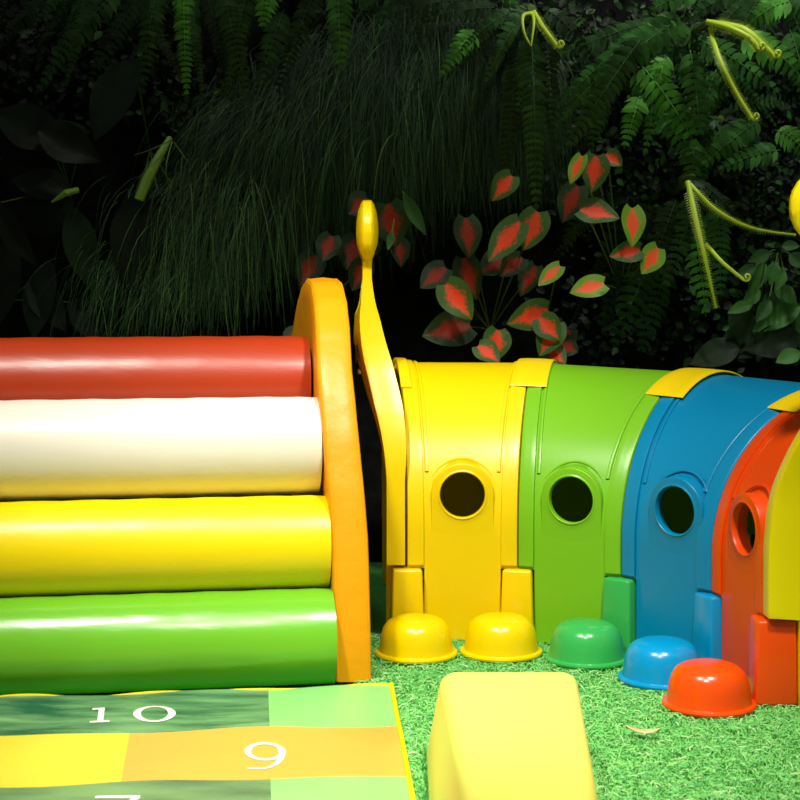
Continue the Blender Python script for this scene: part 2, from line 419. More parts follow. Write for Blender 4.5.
def end_panel(j, sgn, m, lab, lean, KR, KT, KZ, bmax, thick, bulge):
    LP = Vector((math.sin(R(lean)), math.cos(R(lean)), 0)); TP = Vector((math.cos(R(lean)), -math.sin(R(lean)), 0))
    half = smooth_pts([(-.014, ZB + .012), (-.014, .36), (-.012, .48), (.004, .62), (.045, .745), (.092, .85), (.135, .95), (.160, 1.06), (.168, 1.16), (.171, 1.24), (.168, 1.285)], 4)
    knob = []
    a0, a1 = 250, -70
    for k in range(25):
        a = R(a0 + (a1 - a0) * k / 24); knob.append(Vector((KT + KR * math.cos(a), KZ + KR * math.sin(a))))
    inner = smooth_pts([(.212, 1.285), (.214, 1.23), (.235, 1.175), (.29, 1.135), (.40, 1.11), (.55, 1.10)], 4)
    left = half[:-1] + knob + inner
    left = [p.to_2d() if len(p) > 2 else p for p in left]
    right = [Vector((2 * RA - p[0], p[1])) for p in reversed(left[:-1])]
    outer = left + right
    # opening and legs
    RI = .455
    inn = [Vector((RA + RI * math.cos(R(a)), SP + RI * math.sin(R(a)))) for a in range(0, 181, 6)]
    loop = [Vector((.078, 0)), Vector((.078, ZB + .006))] + outer + [Vector((2 * RA - .078, ZB + .006)), Vector((2 * RA - .078, 0)), Vector((RA + RI, 0))] + inn + [Vector((RA - RI, 0))]
    root = thing('tunnel_end_panel', PJ[j] + TV[j] * (sgn * .045), lab, 'tunnel end panel', 'antenna panels closing the ends of the tunnel')
    def bend(z):
        x = min(max((z - .6) / .62, 0), 1); return bmax * (x * x * (3 - 2 * x))
    def blend_z(z): x = min(max((z - .98) / .30, 0), 1); return x * x * (3 - 2 * x)
    def mid_out(t, z): return bulge * max(0, math.sin(PI * t / (2 * RA))) * min(max((z - .5) / .5, 0), 1) * (1 - blend_z(z)) + bulge * .5 * blend_z(z)
    def sag(z): x = min(max((z - .45) / .4, 0), 1); y = min(max((1.35 - z) / .2, 0), 1); return (-.038 if j == 4 else 0) * x * min(y, 1)
    def W(t, z, w):
        q_ = min(max((z - .55) / .25, 0), 1); wt = 1 + thick * q_ * (1 - min(max((z - .95) / .2, 0), 1)) - .50 * min(max((z - 1.10) / .14, 0), 1)   # the stalk is thinner than the panel
        kd = math.hypot(t - KT, z - KZ); kd2 = math.hypot(t - (2 * RA - KT), z - KZ); k_ = min(kd, kd2)
        if k_ < KR * 1.02 and z > 1.27:
            x = max(0, 1 - (k_ / (KR * 1.02)) ** 2); f_ = min(1, (z - 1.27) / .07); wt = .50 * (1 - f_) + f_ * (.22 + 1.05 * x ** .5)
        return PJ[j] + LP * t + TP * (sgn * (.0385 + w * wt + bend(z) + mid_out(t, z))) + Vector((0, 0, z + sag(z)))
    # triangulated flat face, refined, then given thickness
    bm = bmesh.new()
    vs = [bm.verts.new((p[0], p[1], 0)) for p in loop]
    f = bm.faces.new(vs)
    bmesh.ops.triangulate(bm, faces=[f], quad_method='BEAUTY', ngon_method='BEAUTY')
    for zz in [x * .04 for x in range(1, 40)]:
        g = list(bm.verts) + list(bm.edges) + list(bm.faces)
        bmesh.ops.bisect_plane(bm, geom=g, plane_co=(0, zz, 0), plane_no=(0, 1, 0), dist=1e-5)
    for tt in [x * .03 for x in range(1, 37)]:
        g = list(bm.verts) + list(bm.edges) + list(bm.faces)
        bmesh.ops.bisect_plane(bm, geom=g, plane_co=(tt, 0, 0), plane_no=(1, 0, 0), dist=1e-5)
    # distance to outline -> rounded edge
    bl = [e for e in bm.edges if e.is_boundary]
    segs = [(e.verts[0].co.xy.copy(), e.verts[1].co.xy.copy()) for e in bl]
    ext = bmesh.ops.extrude_face_region(bm, geom=list(bm.faces))
    top = [v for v in ext['geom'] if isinstance(v, bmesh.types.BMVert)]
    for v in top: v.co.z = 1
    for v in bm.verts:
        s_ = 1 if v.co.z > .5 else -1
        v.co = W(v.co.x, v.co.y, s_ * .0315)
    bmesh.ops.recalc_face_normals(bm, faces=bm.faces)
    me = bpy.data.meshes.new('antenna_panel'); bm.to_mesh(me); bm.free(); me.materials.append(M[m])
    o = bpy.data.objects.new('antenna_panel', me); COL.objects.link(o)
    md = o.modifiers.new('b', 'BEVEL'); md.width = .014; md.segments = 3; md.limit_method = 'ANGLE'; md.angle_limit = R(50)
    baked(o); o.data.shade_smooth(); o.data.set_sharp_from_angle(angle=R(60))
    o.parent = root; o.matrix_parent_inverse = Matrix.Translation(-root.location)
    # round eye recesses and their bolts on the outer face
    for te in (.30, .80):
        b0 = W(te, .965, .035)
        q = (TP * sgn).to_track_quat('Z', 'Y').to_matrix().to_4x4()
        e = frombm('eye', lathe_bm([(0, .0), (.034, .0), (.034, .004), (.028, .0075), (0, .006)], 32), M['dark_eye'], None)
        e.data.transform(Matrix.Translation(b0 - TP * sgn * .001) @ q); e.parent = root; e.matrix_parent_inverse = Matrix.Translation(-root.location)
        b1 = W(te + .03, .90, .035)
        e = frombm('bolt', lathe_bm([(0, 0), (.012, 0), (.012, .006), (.008, .011), (0, .012)], 16), M['steel'], None)
        e.data.transform(Matrix.Translation(b1 - TP * sgn * .001) @ q); e.parent = root; e.matrix_parent_inverse = Matrix.Translation(-root.location)
end_panel(0, -1, 'yellow', 'tall yellow tunnel end panel with a knobbed antenna, behind the orange arch', -1.5, .108, .185, 1.41, .072, .55, .05)
end_panel(4, 1, 'olive', 'mustard yellow end panel with a round antenna knob, cut by the right edge', 88, .118, .155, 1.452, .07, 0, 0)

# ------------------------------------------------------------------ roller climber
CA = 9
Ax = Vector((math.cos(R(CA)), math.sin(R(CA)), 0)); Lx = Vector((-math.sin(R(CA)), math.cos(R(CA)), 0))
O0 = Vector((-.2, 4.93, 0))
climber = thing('roller_climber', O0.copy(), 'soft climbing frame with red, white, yellow and green rollers between orange arched sides', 'soft play climber')
def shx(z):
    K = [(0, 0), (.45, -.006), (.75, -.024), (.95, -.031), (1.25, -.014), (2, -.01)]
    for (a, b), (c_, d) in zip(K, K[1:]):
        if z <= c_: return b + (d - b) * (z - a) / (c_ - a)
def side_panel(off, name='side_panel'):
    H, A = 1.236, .74
    mb = MB(); rows = []
    n = 60; base = []
    for k in range(n + 1):
        a = PI * k / n
        t = A - A * math.copysign(abs(math.cos(a)) ** .92, math.cos(a)); z = H * math.sin(a) ** .9
        if 0 < k < n: t += .004 * math.sin(k * 2.1) * math.sin(a); z += .003 * math.sin(k * 1.7)
        base.append((t, max(z, 0)))
    TH = .114
    c = (A, .35)
    secs = [(0, .06), (.0, .010), (.003, .004), (.010, 0), (.03, -.003), (TH / 2, -.006), (TH - .03, -.003), (TH - .010, 0), (TH - .003, .004), (TH, .010), (TH, .06)]
    for (t, z) in base:
        d = Vector((c[0] - t, max(.0, 1) * (c[1] - z if z > c[1] else 0)))
        if d.length < 1e-6: d = Vector((0, -1))
        d = d.normalized(); ring = []
        for (s_, ins) in secs:
            tt, zz = t + d.x * ins, z + d.y * ins
            ring.append(O0 + Ax * (off + s_ + shx(zz)) + Lx * tt + Vector((0, 0, max(zz, 0.0))))
        rows.append(ring)
    n0 = mb.grid(rows); m_ = len(secs)
    ca = len(mb.v)
    mb.v.append(O0 + Ax * off + Lx * A + Vector((0, 0, .35))); mb.v.append(O0 + Ax * (off + TH) + Lx * A + Vector((0, 0, .35)))
    for k in range(n):
        mb.f.append((n0 + k * m_, ca, n0 + (k + 1) * m_)); mb.f.append((n0 + k * m_ + m_ - 1, n0 + (k + 1) * m_ + m_ - 1, ca + 1))
    # base
    b0 = [n0 + q for q in range(m_)]; b1 = [n0 + n * m_ + q for q in range(m_)]
    mb.f.append(tuple(b0) + (ca + 1, ca)); mb.f.append(tuple(reversed(b1)) + (ca, ca + 1))
    o = mb.build(name, M['v_orange'], climber, angle=45)
    for s_ in (.008, TH - .008):            # stitched seams
        mb = MB(); path = []
        for (t, z) in base:
            d = Vector((c[0] - t, (c[1] - z if z > c[1] else 0))).normalized() if z < H else Vector((0, -1))
            path.append(O0 + Ax * (off + s_ + shx(z)) + Lx * (t + d.x * .0015) + Vector((0, 0, max(z + d.y * .0015, .003))))
        mb.tube(path, .0042, 6); mb.build('seam', M['v_orange'], o)
    return o
RL = 2.2
side_panel(0); side_panel(-RL - .116)
rollers = [('v_green', .056, .128, .150, 'green roller'), ('v_yellow', .175, .402, .150, 'yellow roller'),
           ('v_white', .290, .700, .158, 'white roller'), ('v_red', .560, .888, .157, 'red roller')]
for c, t, z, r, lab in rollers:
    mb = MB(); path = []; rad = []
    n = 40
    for k in range(n + 1):
        s_ = -.0005 - RL * k / n
        e = min(k, n - k)
        rad.append(r * (1 - .03 * (1 - min(1, e / 1.0))) + .0012 * math.sin(k * 1.9 + r * 50))
        path.append(O0 + Ax * (s_ * (1 + (shx(z) - 0) * 0) - .0015 + shx(z + .03)) + Lx * t + Vector((0, 0, z)))
    mb.tube(path, rad, 72)
    for p in mb.v: p.z = max(p.z, .001)      # soft roller resting on the floor
    o = mb.build('roller', M[c], climber, angle=40); o['label'] = lab

# ------------------------------------------------------------------ number mat
RT0, RT1 = Vector((-.030, 4.79, 0)), Vector((.028, 3.728, 0))
rd = (RT1 - RT0).normalized()
rowlen = [0, .426, .855, 1.29, 1.72]
MD = -Ax
def mp(s, r, h=0):
    k = r / 1.06
    g_ = R(9.0 - 4.0 * min(1, r / .426)); s = s * (1 - .09 * r); bk = .03 * max(0, 1 - r / .11) * min(max((s - .32) / .15, 0), 1); p = Vector((0, bk, 0)) + RT0 + rd * r + Vector((-s, -s * math.tan(g_), 0))
    # far rows narrow a little towards the left
    p += Vector((0, -1, 0)) * (-.0) 
    y = .028 + .0035 * math.sin(s * 7 + r * 5) * math.sin(r * 9 + 1) + .003 * math.sin(s * 13 - r * 8)
    return p + Vector((0, 0, y + h))
num_mat = thing('number_mat', RT0 + Vector((0, 0, 0)), 'padded hopscotch mat with white numbers on green, yellow and orange squares', 'play mat')
NS, per = 60, 8; SW = 1.80
rows = []
rr = []
for a, b in zip(rowlen, rowlen[1:]):
    rr += [a + (b - a) * k / per for k in range(per)]
rr.append(rowlen[-1])
verts = []; faces = []; mi = []
for r in rr:
    for k in range(NS + 1): verts.append(mp(SW * k / NS, r))
w_ = NS + 1
def cellmat(s, r):
    row = sum(1 for q in rowlen[1:] if r > q)
    if row in (0, 2): return (2 if (s < .36 or s > 1.44) else (0 if row == 0 else 1))
    return 4 if s < .75 else 3
for a in range(len(rr) - 1):
    for k in range(NS):
        faces.append((a * w_ + k, a * w_ + k + 1, (a + 1) * w_ + k + 1, (a + 1) * w_ + k)); mi.append(cellmat(SW * (k + .5) / NS, (rr[a] + rr[a + 1]) / 2))
# skirt and base
border = [k for k in range(NS + 1)] + [a * w_ + NS for a in range(1, len(rr))] + [(len(rr) - 1) * w_ + k for k in range(NS - 1, -1, -1)] + [a * w_ for a in range(len(rr) - 2, 0, -1)]
nb = len(verts)
for b in border: v = verts[b]; verts.append(Vector((v.x, v.y, .002)))
for q in range(len(border)):
    q2 = (q + 1) % len(border); faces.append((border[q], nb + q, nb + q2, border[q2])); mi.append(2)
faces.append(tuple(nb + q for q in range(len(border)))); mi.append(2)
link('cover', verts, faces, None, num_mat, mats=[M['mt_dark'], M['mt_grey'], M['mt_light'], M['mt_yellow'], M['mt_orange']], mi=mi)
mb = MB(); pth = [mp(0, r, .001) + Vector((.004, 0, 0)) for r in rr]; mb.tube(pth, .007, 8)
pth = [mp(SW * k / NS, 0, -.001) + Vector((0, .001, -.0035 + .0035 * math.sin(k * .55 + 1))) for k in range(NS + 1)]; mb.tube(pth, .0055, 8)
mb.build('piping', M['piping'], num_mat)['label'] = 'yellow edge piping'

def glyph(polys, s0, r0, sc, lab, xs=1):          # polys in glyph units (x right, y up), laid on the mat
    v = []; f = []
    for strip in polys:                     # strip = list of (left,right) pairs
        n0 = len(v)
        Q = 8
        for a, b in strip:
            for q in range(Q + 1):
                p = (a[0] + (b[0] - a[0]) * q / Q, a[1] + (b[1] - a[1]) * q / Q); v.append(mp(s0 - p[0] * sc * xs, r0 - p[1] * sc, .0015))
        for k in range(len(strip) - 1):
            for q in range(Q): a = n0 + k * (Q + 1) + q; f.append((a, a + 1, a + Q + 2, a + Q + 1))
    n1 = len(v)                              # thin sheet
    o = link('number', v, f, M['print_white'], num_mat, smooth=False); o['label'] = lab
def bar(x0, y0, x1, y1, n=6): return [((x0 + (x1 - x0) * k / n, y0), (x0 + (x1 - x0) * k / n, y1)) for k in range(n + 1)]
def ell(cx, cy, ax, ay, tx, ty, n=40, a0=0, a1=360):
    return [((cx + ax * math.cos(R(a0 + (a1-a0)*k/n)), cy + ay * math.sin(R(a0 + (a1-a0)*k/n))),
             (cx + (ax - tx) * math.cos(R(a0 + (a1-a0)*k/n)), cy + (ay - ty) * math.sin(R(a0 + (a1-a0)*k/n)))) for k in range(n + 1)]
zero = ell(0, 0, .36, .5, .13, .07)
glyph([zero], .684, .238, .175, 'white 0', .95)
one = [bar(-.05, -.5, .09, .5), bar(-.22, -.5, .24, -.40), bar(-.20, .36, -.04, .5)]
glyph(one, .836, .232, .175, 'white 1', .68)
def nine():
    r1 = ell(0, .17, .36, .33, .11, .075, 36)
    tail = []
    for k in range(22):
        t = k / 21; a = R(8 - 98 * t)
        cx, cy = -.10, .17
        rx, ry = .46, .67
        th = .13 * (1 - .5 * t)
        tail.append(((cx + rx * math.cos(a), cy + ry * math.sin(a)), (cx + (rx - th) * math.cos(a), cy + (ry - th*.7) * math.sin(a))))
    return [r1, tail, bar(-.30, -.50, -.10, -.44)]
glyph(nine(), .374, .667, .215, 'white 9', .72)
glyph([bar(-.36, .40, .36, .5), [((.24, .42), (.36, .42)), ((.08, .1), (.2, .1)), ((-.08, -.25), (.06, -.25)), ((-.12, -.5), (.02, -.5))]], .752, 1.055, .185, 'white 7', .85)

# ------------------------------------------------------------------ yellow foam block in front
bm = bmesh.new(); bmesh.ops.create_cube(bm, size=1)
for v in bm.verts:
    x, y, z = v.co
    if z > 0: v.co = Vector(((.140 if x < 0 else .385) if y < 0 else (.108 if x < 0 else .462), 3.1 if y < 0 else 4.20, .222))
    else: v.co = Vector((.070 if x < 0 else (.430 if y < 0 else .490), 3.02 if y < 0 else 4.25, 0))
bmesh.ops.bevel(bm, geom=[e for e in bm.edges if max(e.verts[0].co.z, e.verts[1].co.z) > .1], offset=.038, segments=6, profile=.5, affect='EDGES')
fb = thing('foam_block', (.26, 3.6, 0), 'pale yellow soft foam block with rounded edges, lying in the foreground', 'foam block')
frombm('cushion', bm, M['foam'], fb, angle=60)

# ------------------------------------------------------------------ turf
def turf():
    rnd = random.Random(3); v = []; f = []; mi = []
    for q in range(62000):
        Y = 3.62 + 1.95 * rnd.random() ** 1.15; X = -.12 + rnd.random() * (.22 + Y * .27)
        if .06 < X < .48 and Y < 4.25: continue
        if X < .02 and Y < 4.78: continue
        a = rnd.random() * 2 * PI; L = .018 + .035 * rnd.random(); wv = .0009 + .0007 * rnd.random()
        c = rnd.uniform(-1.4, 1.4); h = .004 + .010 * rnd.random() ; n0 = len(v)
        px, py = X, Y
        for k in range(4):
            t = k / 3; z = -.018 + h * 1.6 * math.sin(PI * (.15 + .7 * t)) + .003
            nx, ny = -math.sin(a), math.cos(a)
            ww = wv * (1 - .5 * abs(2 * t - 1))
            v.append((px + nx * ww, py + ny * ww, z)); v.append((px - nx * ww, py - ny * ww, z + .001))
            px += math.cos(a) * L / 3; py += math.sin(a) * L / 3; a += c / 3
        mm = rnd.choices(range(5), (5, 5, 4, 1.2, 4))[0]
        for k in range(3): f.append((n0 + 2*k, n0 + 2*k+1, n0 + 2*k+3, n0 + 2*k+2)); mi.append(mm)
    o = link('artificial_turf', v, f, None, mats=[M['blade%d' % k] for k in range(5)], mi=mi, angle=None)
    tag(o, 'bright green artificial turf with curly fibres covering the floor', 'turf', kind='stuff')
turf()

# fallen leaf
v = []; f = []
for k in range(9):
    t = k / 8; ww = .011 * math.sin(PI * t) ** .7; cx = -.045 + .09 * t; cy = .02 * (t - .5) ** 2 * 4 * .6
    z = .016 + .012 * (2 * t - 1) ** 2
    for s_ in (-1, 0, 1): v.append(Vector((1.27/ (470/1600) * (643-400)/1600 + cx, 4.32 + .012 - cx * .35 + s_ * ww * 1.6, z + abs(s_) * .005)))
for k in range(8):
    for s_ in range(2): f.append((3*k + s_, 3*k+s_+1, 3*k+3+s_+1, 3*k+3+s_))
o = link('fallen_leaf', v, f, M['dryleaf'], angle=None)
md = o.modifiers.new('s', 'SOLIDIFY'); md.thickness = .0012; baked(o)
tag(o, 'small pale dry leaf curled on the green turf', 'leaf')

# ------------------------------------------------------------------ living wall
def curve3(a, b, bulge, n, sag=0):
    """arc from a to b, pushed towards the room and up in the middle"""
    c = (a + b) / 2 + Vector((0, -bulge, bulge * .5 + sag))
    return [a * (1 - t) ** 2 + c * (2 * t * (1 - t)) + b * t * t for t in [k / n for k in range(n + 1)]]

def frond(parent, a, b, width, m, bulge=.1, name='frond', dens=1.0, curl=.4, roll=0, rnd=random):
    L = (b - a).length * 1.08
    n = max(10, int(L / (width * .225 / dens)))
    P = curve3(a, b, bulge, n)
    mb = MB(); mb.tube([p for p in P], [.003 * (1 - .7 * k / n) for k in range(n + 1)], 4)
    for k in range(1, n):
        t = k / n; T = (P[k + 1] - P[k - 1]).normalized()
        V = Vector((roll, -1, .25)).normalized()
        Sd = T.cross(V).normalized(); Nn = Sd.cross(T).normalized()
        if Nn.y > 0: Nn = -Nn
        ln = width * .5 * min(1, .35 + t * 5) * (1 - t ** 2.2) ** .8 + width * .04
        sp = L / n
        for s_ in (-1, 1):
            l_ = ln * rnd.uniform(.85, 1.08)
            D = (Sd * s_ + T * rnd.uniform(.12, .38) - Nn * rnd.uniform(0, curl)).normalized()
            Wd = (T * .80 - Nn * rnd.uniform(.35, .75)).normalized() * (sp * .44)
            q = P[k]; n0 = len(mb.v)
            mb.v += [q - Wd * .5, q + Wd * .5,
                     q + D * l_ * .35 - Wd * 1.05 , q + D * l_ * .35 + Wd * .95,
                     q + D * l_ * .75 - Wd * .75 - Nn * (l_ * .08), q + D * l_ * .75 + Wd * .75 - Nn * (l_ * .10),
                     q + D * l_ - Nn * (l_ * .22) + T * sp * .3]
            mb.f += [(n0, n0+2, n0+3, n0+1), (n0+2, n0+4, n0+5, n0+3), (n0+4, n0+6, n0+5)]
    o = mb.build(name, m, parent, angle=None); return o

def fiddle(parent, pts, r, m, curl_end=True, hair=True, Y=6.25):
    P = smooth_pts([U(x, y, Y + dy) for x, y, dy in pts], 6)
    if curl_end:                             # rolled tip
        e = P[-1]; d = (P[-1] - P[-2]).normalized(); up = Vector((0, -1, 0)).cross(d)
        c = e + up * .016
        for k in range(1, 16):
            a = k * .48; rr_ = .016 * (1 - k / 19)
            P.append(c + (-up * math.cos(a) + d * math.sin(a)) * rr_ + Vector((0, -.0008 * k, 0)))
    n = len(P); mb = MB(); mb.tube(P, [r * (1 - .72 * k / n) for k in range(n)], 6)
    if hair:
        for k in range(2, n - 16 if curl_end else n - 1):
            T = (P[k + 1] - P[k - 1]).normalized(); Sd = T.cross(Vector((0, -1, 0))).normalized()
            for q in (0, .33, .66):
                p = P[k].lerp(P[k + 1], q)
                for s_ in (-1, 1):
                    D = (Sd * s_ + T * .5).normalized() * (r * 2.8 * (1 - .6 * k / n)); n0 = len(mb.v)
                    mb.v += [p - T * .002, p + T * .003, p + D]; mb.f.append((n0, n0+1, n0+2))
    return mb.build('young_frond', m, parent, angle=60)

def leaf(parent, base, tip, width, m, face=(0, -1, .3), fold=.25, droop=.12, heart=True, name='leaf', nu=6, nv=12, mats=None):
    D = tip - base; L = D.length; D = D.normalized()
    Fv = Vector(face).normalized(); Sd = D.cross(Fv).normalized(); Nn = Sd.cross(D).normalized()
    if Nn.dot(Fv) < 0: Nn = -Nn
    v = []; f = []; uv = []
    for j in range(nv + 1):
        t = j / nv
        if heart: ww = width * .5 * (math.sin(PI * min(1, (t * .94 + .06)) ** .72) ** .8)
        else: ww = width * .5 * (math.sin(PI * min(1, t * .97 + .03) ** .85) ** .95)
        for i in range(nu + 1):
            s_ = 2 * i / nu - 1
            back = -.10 * L * abs(s_) ** 1.5 * (1 - t) ** 3 if heart else 0
            p = base + D * (L * t + back) + Sd * (s_ * ww) + Nn * (fold * abs(s_) * ww + .012 * math.sin(t * 9 + s_ * 2) * abs(s_) * width * 2 - droop * L * (t * t)) 
            v.append(p); uv.append((.5 + .5 * s_, t))
    for j in range(nv):
        for i in range(nu):
            a = j * (nu + 1) + i; f.append((a, a + 1, a + nu + 2, a + nu + 1))
    return link(name, v, f, m, parent, angle=None, uvs=uv)

FG = 'sword ferns on the living wall'
def fern(crown, label, fr, rnds=0, mrange=(0, 2), spread=150, length=(90, 170), width=.085, seed=1, Y=6.72, down=True, angs=(20, 160)):
    rnd = random.Random(seed)
    c = U(crown[0], crown[1], Y + .1)
    root = thing('sword_fern', c, label, 'fern', FG)
    mb = MB(); mb.tube([Vector((c.x, 7.0295, c.z - .02)), c + Vector((0, .01, 0)), c + Vector((0, -.03, .0))], [.03, .03, .012], 8); mb.build('crown', M['stem'], root)
    for (x0, y0, x1, y1, wpx, g) in fr:
        yy = Y - rnd.uniform(.08, .2)
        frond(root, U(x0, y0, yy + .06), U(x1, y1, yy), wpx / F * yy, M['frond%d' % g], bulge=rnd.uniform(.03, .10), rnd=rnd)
    for k in range(rnds):
        a = R(rnd.uniform(*angs)); l = rnd.uniform(*length) * F / 1600
        tip = (crown[0] + math.cos(a) * l, crown[1] + math.sin(a) * l)
        yy = Y + rnd.uniform(-.16, .05)
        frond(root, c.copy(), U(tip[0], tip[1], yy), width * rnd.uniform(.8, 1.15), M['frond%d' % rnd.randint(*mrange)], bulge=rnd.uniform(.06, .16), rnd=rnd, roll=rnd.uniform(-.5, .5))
    return root

fern((110, -40), 'dark fern in the top left corner above the broad dark leaves',
     [(122, -12, 36, 94, 32, 1), (62, -12, -12, 58, 24, 0), (150, -15, 88, 86, 30, 0), (158, -12, 142, 98, 28, 1)], 7, (0, 1), seed=2)
fern((190, -45), 'fern with one bright hanging frond at the top left',
     [(184, -14, 187, 98, 25, 3), (222, -15, 248, 104, 28, 1), (205, -15, 230, 92, 22, 0)], 5, (0, 1), seed=3)
fern((285, -50), 'fern hanging at the top just left of the grass mound',
     [(272, -18, 262, 30, 28, 3), (284, 10, 256, 108, 30, 1), (318, -15, 276, 96, 26, 0), (338, -16, 341, 76, 30, 2), (250, -20, 226, 100, 24, 1)], 4, (0, 1), seed=4)
fern((420, -30), 'dark fern above the grass mound at the top centre',
     [(478, 30, 440, 78, 26, 3), (470, 0, 372, 18, 30, 0), (500, 8, 418, 22, 26, 0), (505, -18, 512, 30, 22, 2)], 6, (0, 1), length=(50, 80), seed=5)
fern((530, 10), 'fern with a long frond hanging straight down at the top centre',
     [(531, 34, 536, 214, 32, 1), (520, 40, 502, 196, 28, 0), (545, 20, 552, 150, 26, 0), (545, 10, 590, 60, 26, 0)], 4, (0, 1), length=(60, 110), seed=6, Y=6.6)
fern((662, 20), 'broad green fern in the upper right arching to the left',
     [(684, 16, 592, 84, 42, 2), (640, 40, 566, 150, 34, 1), (640, 64, 698, 150, 40, 3), (632, 70, 694, 165, 36, 2), (665, 55, 655, 100, 26, 3),
      (690, 50, 700, 140, 34, 2), (640, 96, 624, 150, 26, 3), (700, 40, 782, 96, 36, 2)], 9, (1, 2), seed=7, width=.11, Y=6.62)
fern((772, -20), 'green fern in the top right corner',
     [(792, 2, 742, 30, 32, 3), (740, 36, 806, 84, 40, 3), (700, -10, 648, 12, 30, 2), (760, 40, 745, 112, 34, 0), (790, 30, 806, 110, 30, 2)], 9, (1, 2), seed=8, width=.10, Y=6.66)
fern((720, 120), 'fern in the upper right below the curled young fronds',
     [(716, 70, 692, 138, 30, 2), (760, 120, 700, 168, 32, 2), (780, 150, 715, 172, 30, 2), (775, 130, 812, 165, 30, 3), (694, 140, 690, 190, 30, 2)], 9, (1, 2), seed=9, length=(50, 90), angs=(-20, 200), width=.09)
f8 = fern((690, 178), 'fern with pale yellow-green new fronds above the blue section',
     [(688, 196, 706, 318, 36, 3), (716, 200, 720, 300, 30, 2), (700, 190, 664, 290, 32, 1), (676, 200, 640, 300, 30, 0)], 3, (0, 1), seed=10, length=(60, 110), Y=6.55)
fern((640, 190), 'dark fern hanging behind the red-veined leaves on the right',
     [(660, 240, 612, 350, 40, 1), (650, 200, 600, 330, 34, 0), (668, 260, 640, 356, 34, 1), (600, 170, 560, 260, 28, 0)], 5, (0, 1), seed=11, Y=6.85)
fern((590, 50), 'dim fern deep in the wall at the upper centre right',
     [(600, 40, 560, 110, 28, 0), (580, 60, 560, 150, 26, 1), (610, 80, 590, 150, 26, 1)], 8, (0, 0), seed=12, length=(50, 100), Y=6.85)
# young fronds
yf = thing('young_fern', U(528, 14, 6.3), 'pale curled fern shoots at the top centre', 'fern', FG)
def rooted(root, px, py):
    a = U(px, py, 6.36); mb = MB(); mb.tube([Vector((a.x, 7.0295, a.z - .03)), (a + Vector((a.x, 7.0295, a.z - .02))) / 2 + Vector((0, 0, .02)), a], [.02, .016, .012], 8); mb.build('crown', M['stem'], root)
rooted(yf, 532, 13)
fiddle(yf, [(532, 13, .1), (523, 16, 0), (524, 32, -.04), (531, 46, -.04)], .009, M['young'], False, False, 6.25)
fiddle(yf, [(532, 13, .1), (534, 22, -.02), (531, 46, -.05)], .008, M['young'], False, False, 6.25)
fiddle(yf, [(534, 12, .1), (545, 30, -.03), (557, 46, -.05)], .010, M['young'], True, True, 6.25)
yf = thing('young_fern', U(708, 22, 6.3), 'curled yellow-green fern shoots in the upper right', 'fern', FG)
rooted(yf, 708, 22)
fiddle(yf, [(708, 22, .15), (730, 28, 0), (750, 38, -.04), (758, 48, -.05)], .013, M['young'], True, True, 6.2)
fiddle(yf, [(708, 22, .15), (742, 28, 0), (762, 44, -.04), (774, 56, -.05)], .013, M['young'], True, True, 6.2)
fiddle(yf, [(710, 28, .15), (720, 60, 0), (736, 92, -.03), (752, 118, -.05)], .010, M['young'], True, True, 6.2)
fiddle(f8, [(688, 182, .1), (696, 220, 0), (706, 262, -.03), (716, 308, .05)], .013, M['young'], False, True, 6.2)
fiddle(f8, [(690, 184, .1), (716, 210, 0), (752, 228, -.03), (796, 235, 0)], .009, M['young'], False, True, 6.2)
fiddle(f8, [(706, 244, .05), (722, 262, -.02), (744, 280, -.03)], .009, M['young'], True, False, 6.2)

# grass mounds
def grass(crown, label, n, dirs, length, seed, mm, Y=6.72, spread=.16, mound=.1):
    rnd = random.Random(seed); c = U(crown[0], crown[1], Y); v = []; f = []; mi = []
    for q in range(n):
        b = c + Vector((rnd.gauss(0, spread), rnd.uniform(.0, .16), rnd.gauss(0, spread * .45)))
        ang = R(rnd.gauss(dirs[0], dirs[1]))        # 90 = straight down, >90 leans left
        L = rnd.uniform(*length); out = rnd.uniform(.02, mound); wv = rnd.uniform(.0010, .0024)
        dx = math.cos(ang); dz = -math.sin(ang); n0 = len(v); k1 = 6
        bend = rnd.uniform(-.12, .12)
        for k in range(k1 + 1):
            t = k / k1
            p = b + Vector((dx * L * t * (1 - .25 * t) + bend * L * t * t, -out * math.sin(PI * min(t * .8, 1)) - .02 * t, dz * L * t ** 1.35 + .06 * L * math.sin(PI * t)))
            ww = wv * (1 - .8 * t)
            v.append(p + Vector((ww, 0, 0))); v.append(p - Vector((ww, 0, 0)))
        m_ = rnd.choices(range(len(mm)), mm)[0]
        for k in range(k1): f.append((n0+2*k, n0+2*k+1, n0+2*k+3, n0+2*k+2)); mi.append(m_)
    root = thing('grass_clump', Vector((c.x, 7.02, c.z)), label, 'grass', 'trailing grass clumps on the living wall')
    o = link('blades', v, f, None, root, mats=[M['grass0'], M['grass1'], M['grass2']], mi=mi, angle=None); o['kind'] = 'stuff'
    mb = MB(); mb.tube([Vector((c.x, 7.0295, c.z - .02)), c + Vector((0, .08, 0))], [.04, .03], 8); mb.build('root_ball', M['soil'], root)
grass((440, 40), 'wide dark trailing grass clump at the top centre', 2600, (96, 17), (.35, .75), 1, (6, 2, .2), spread=.19, Y=6.7)
grass((350, 72), 'trailing grass clump above the antenna knob', 2600, (103, 15), (.4, .8), 2, (5, 3, .3), spread=.16, Y=6.66)
grass((285, 118), 'trailing grass clump leaning left above the red roller', 2300, (112, 14), (.35, .75), 3, (4, 5, .6), spread=.14, Y=6.62)
grass((215, 190), 'lighter green trailing grass clump left of the orange arch', 1500, (104, 15), (.25, .55), 4, (2, 5, 2.2), spread=.12, Y=6.56)
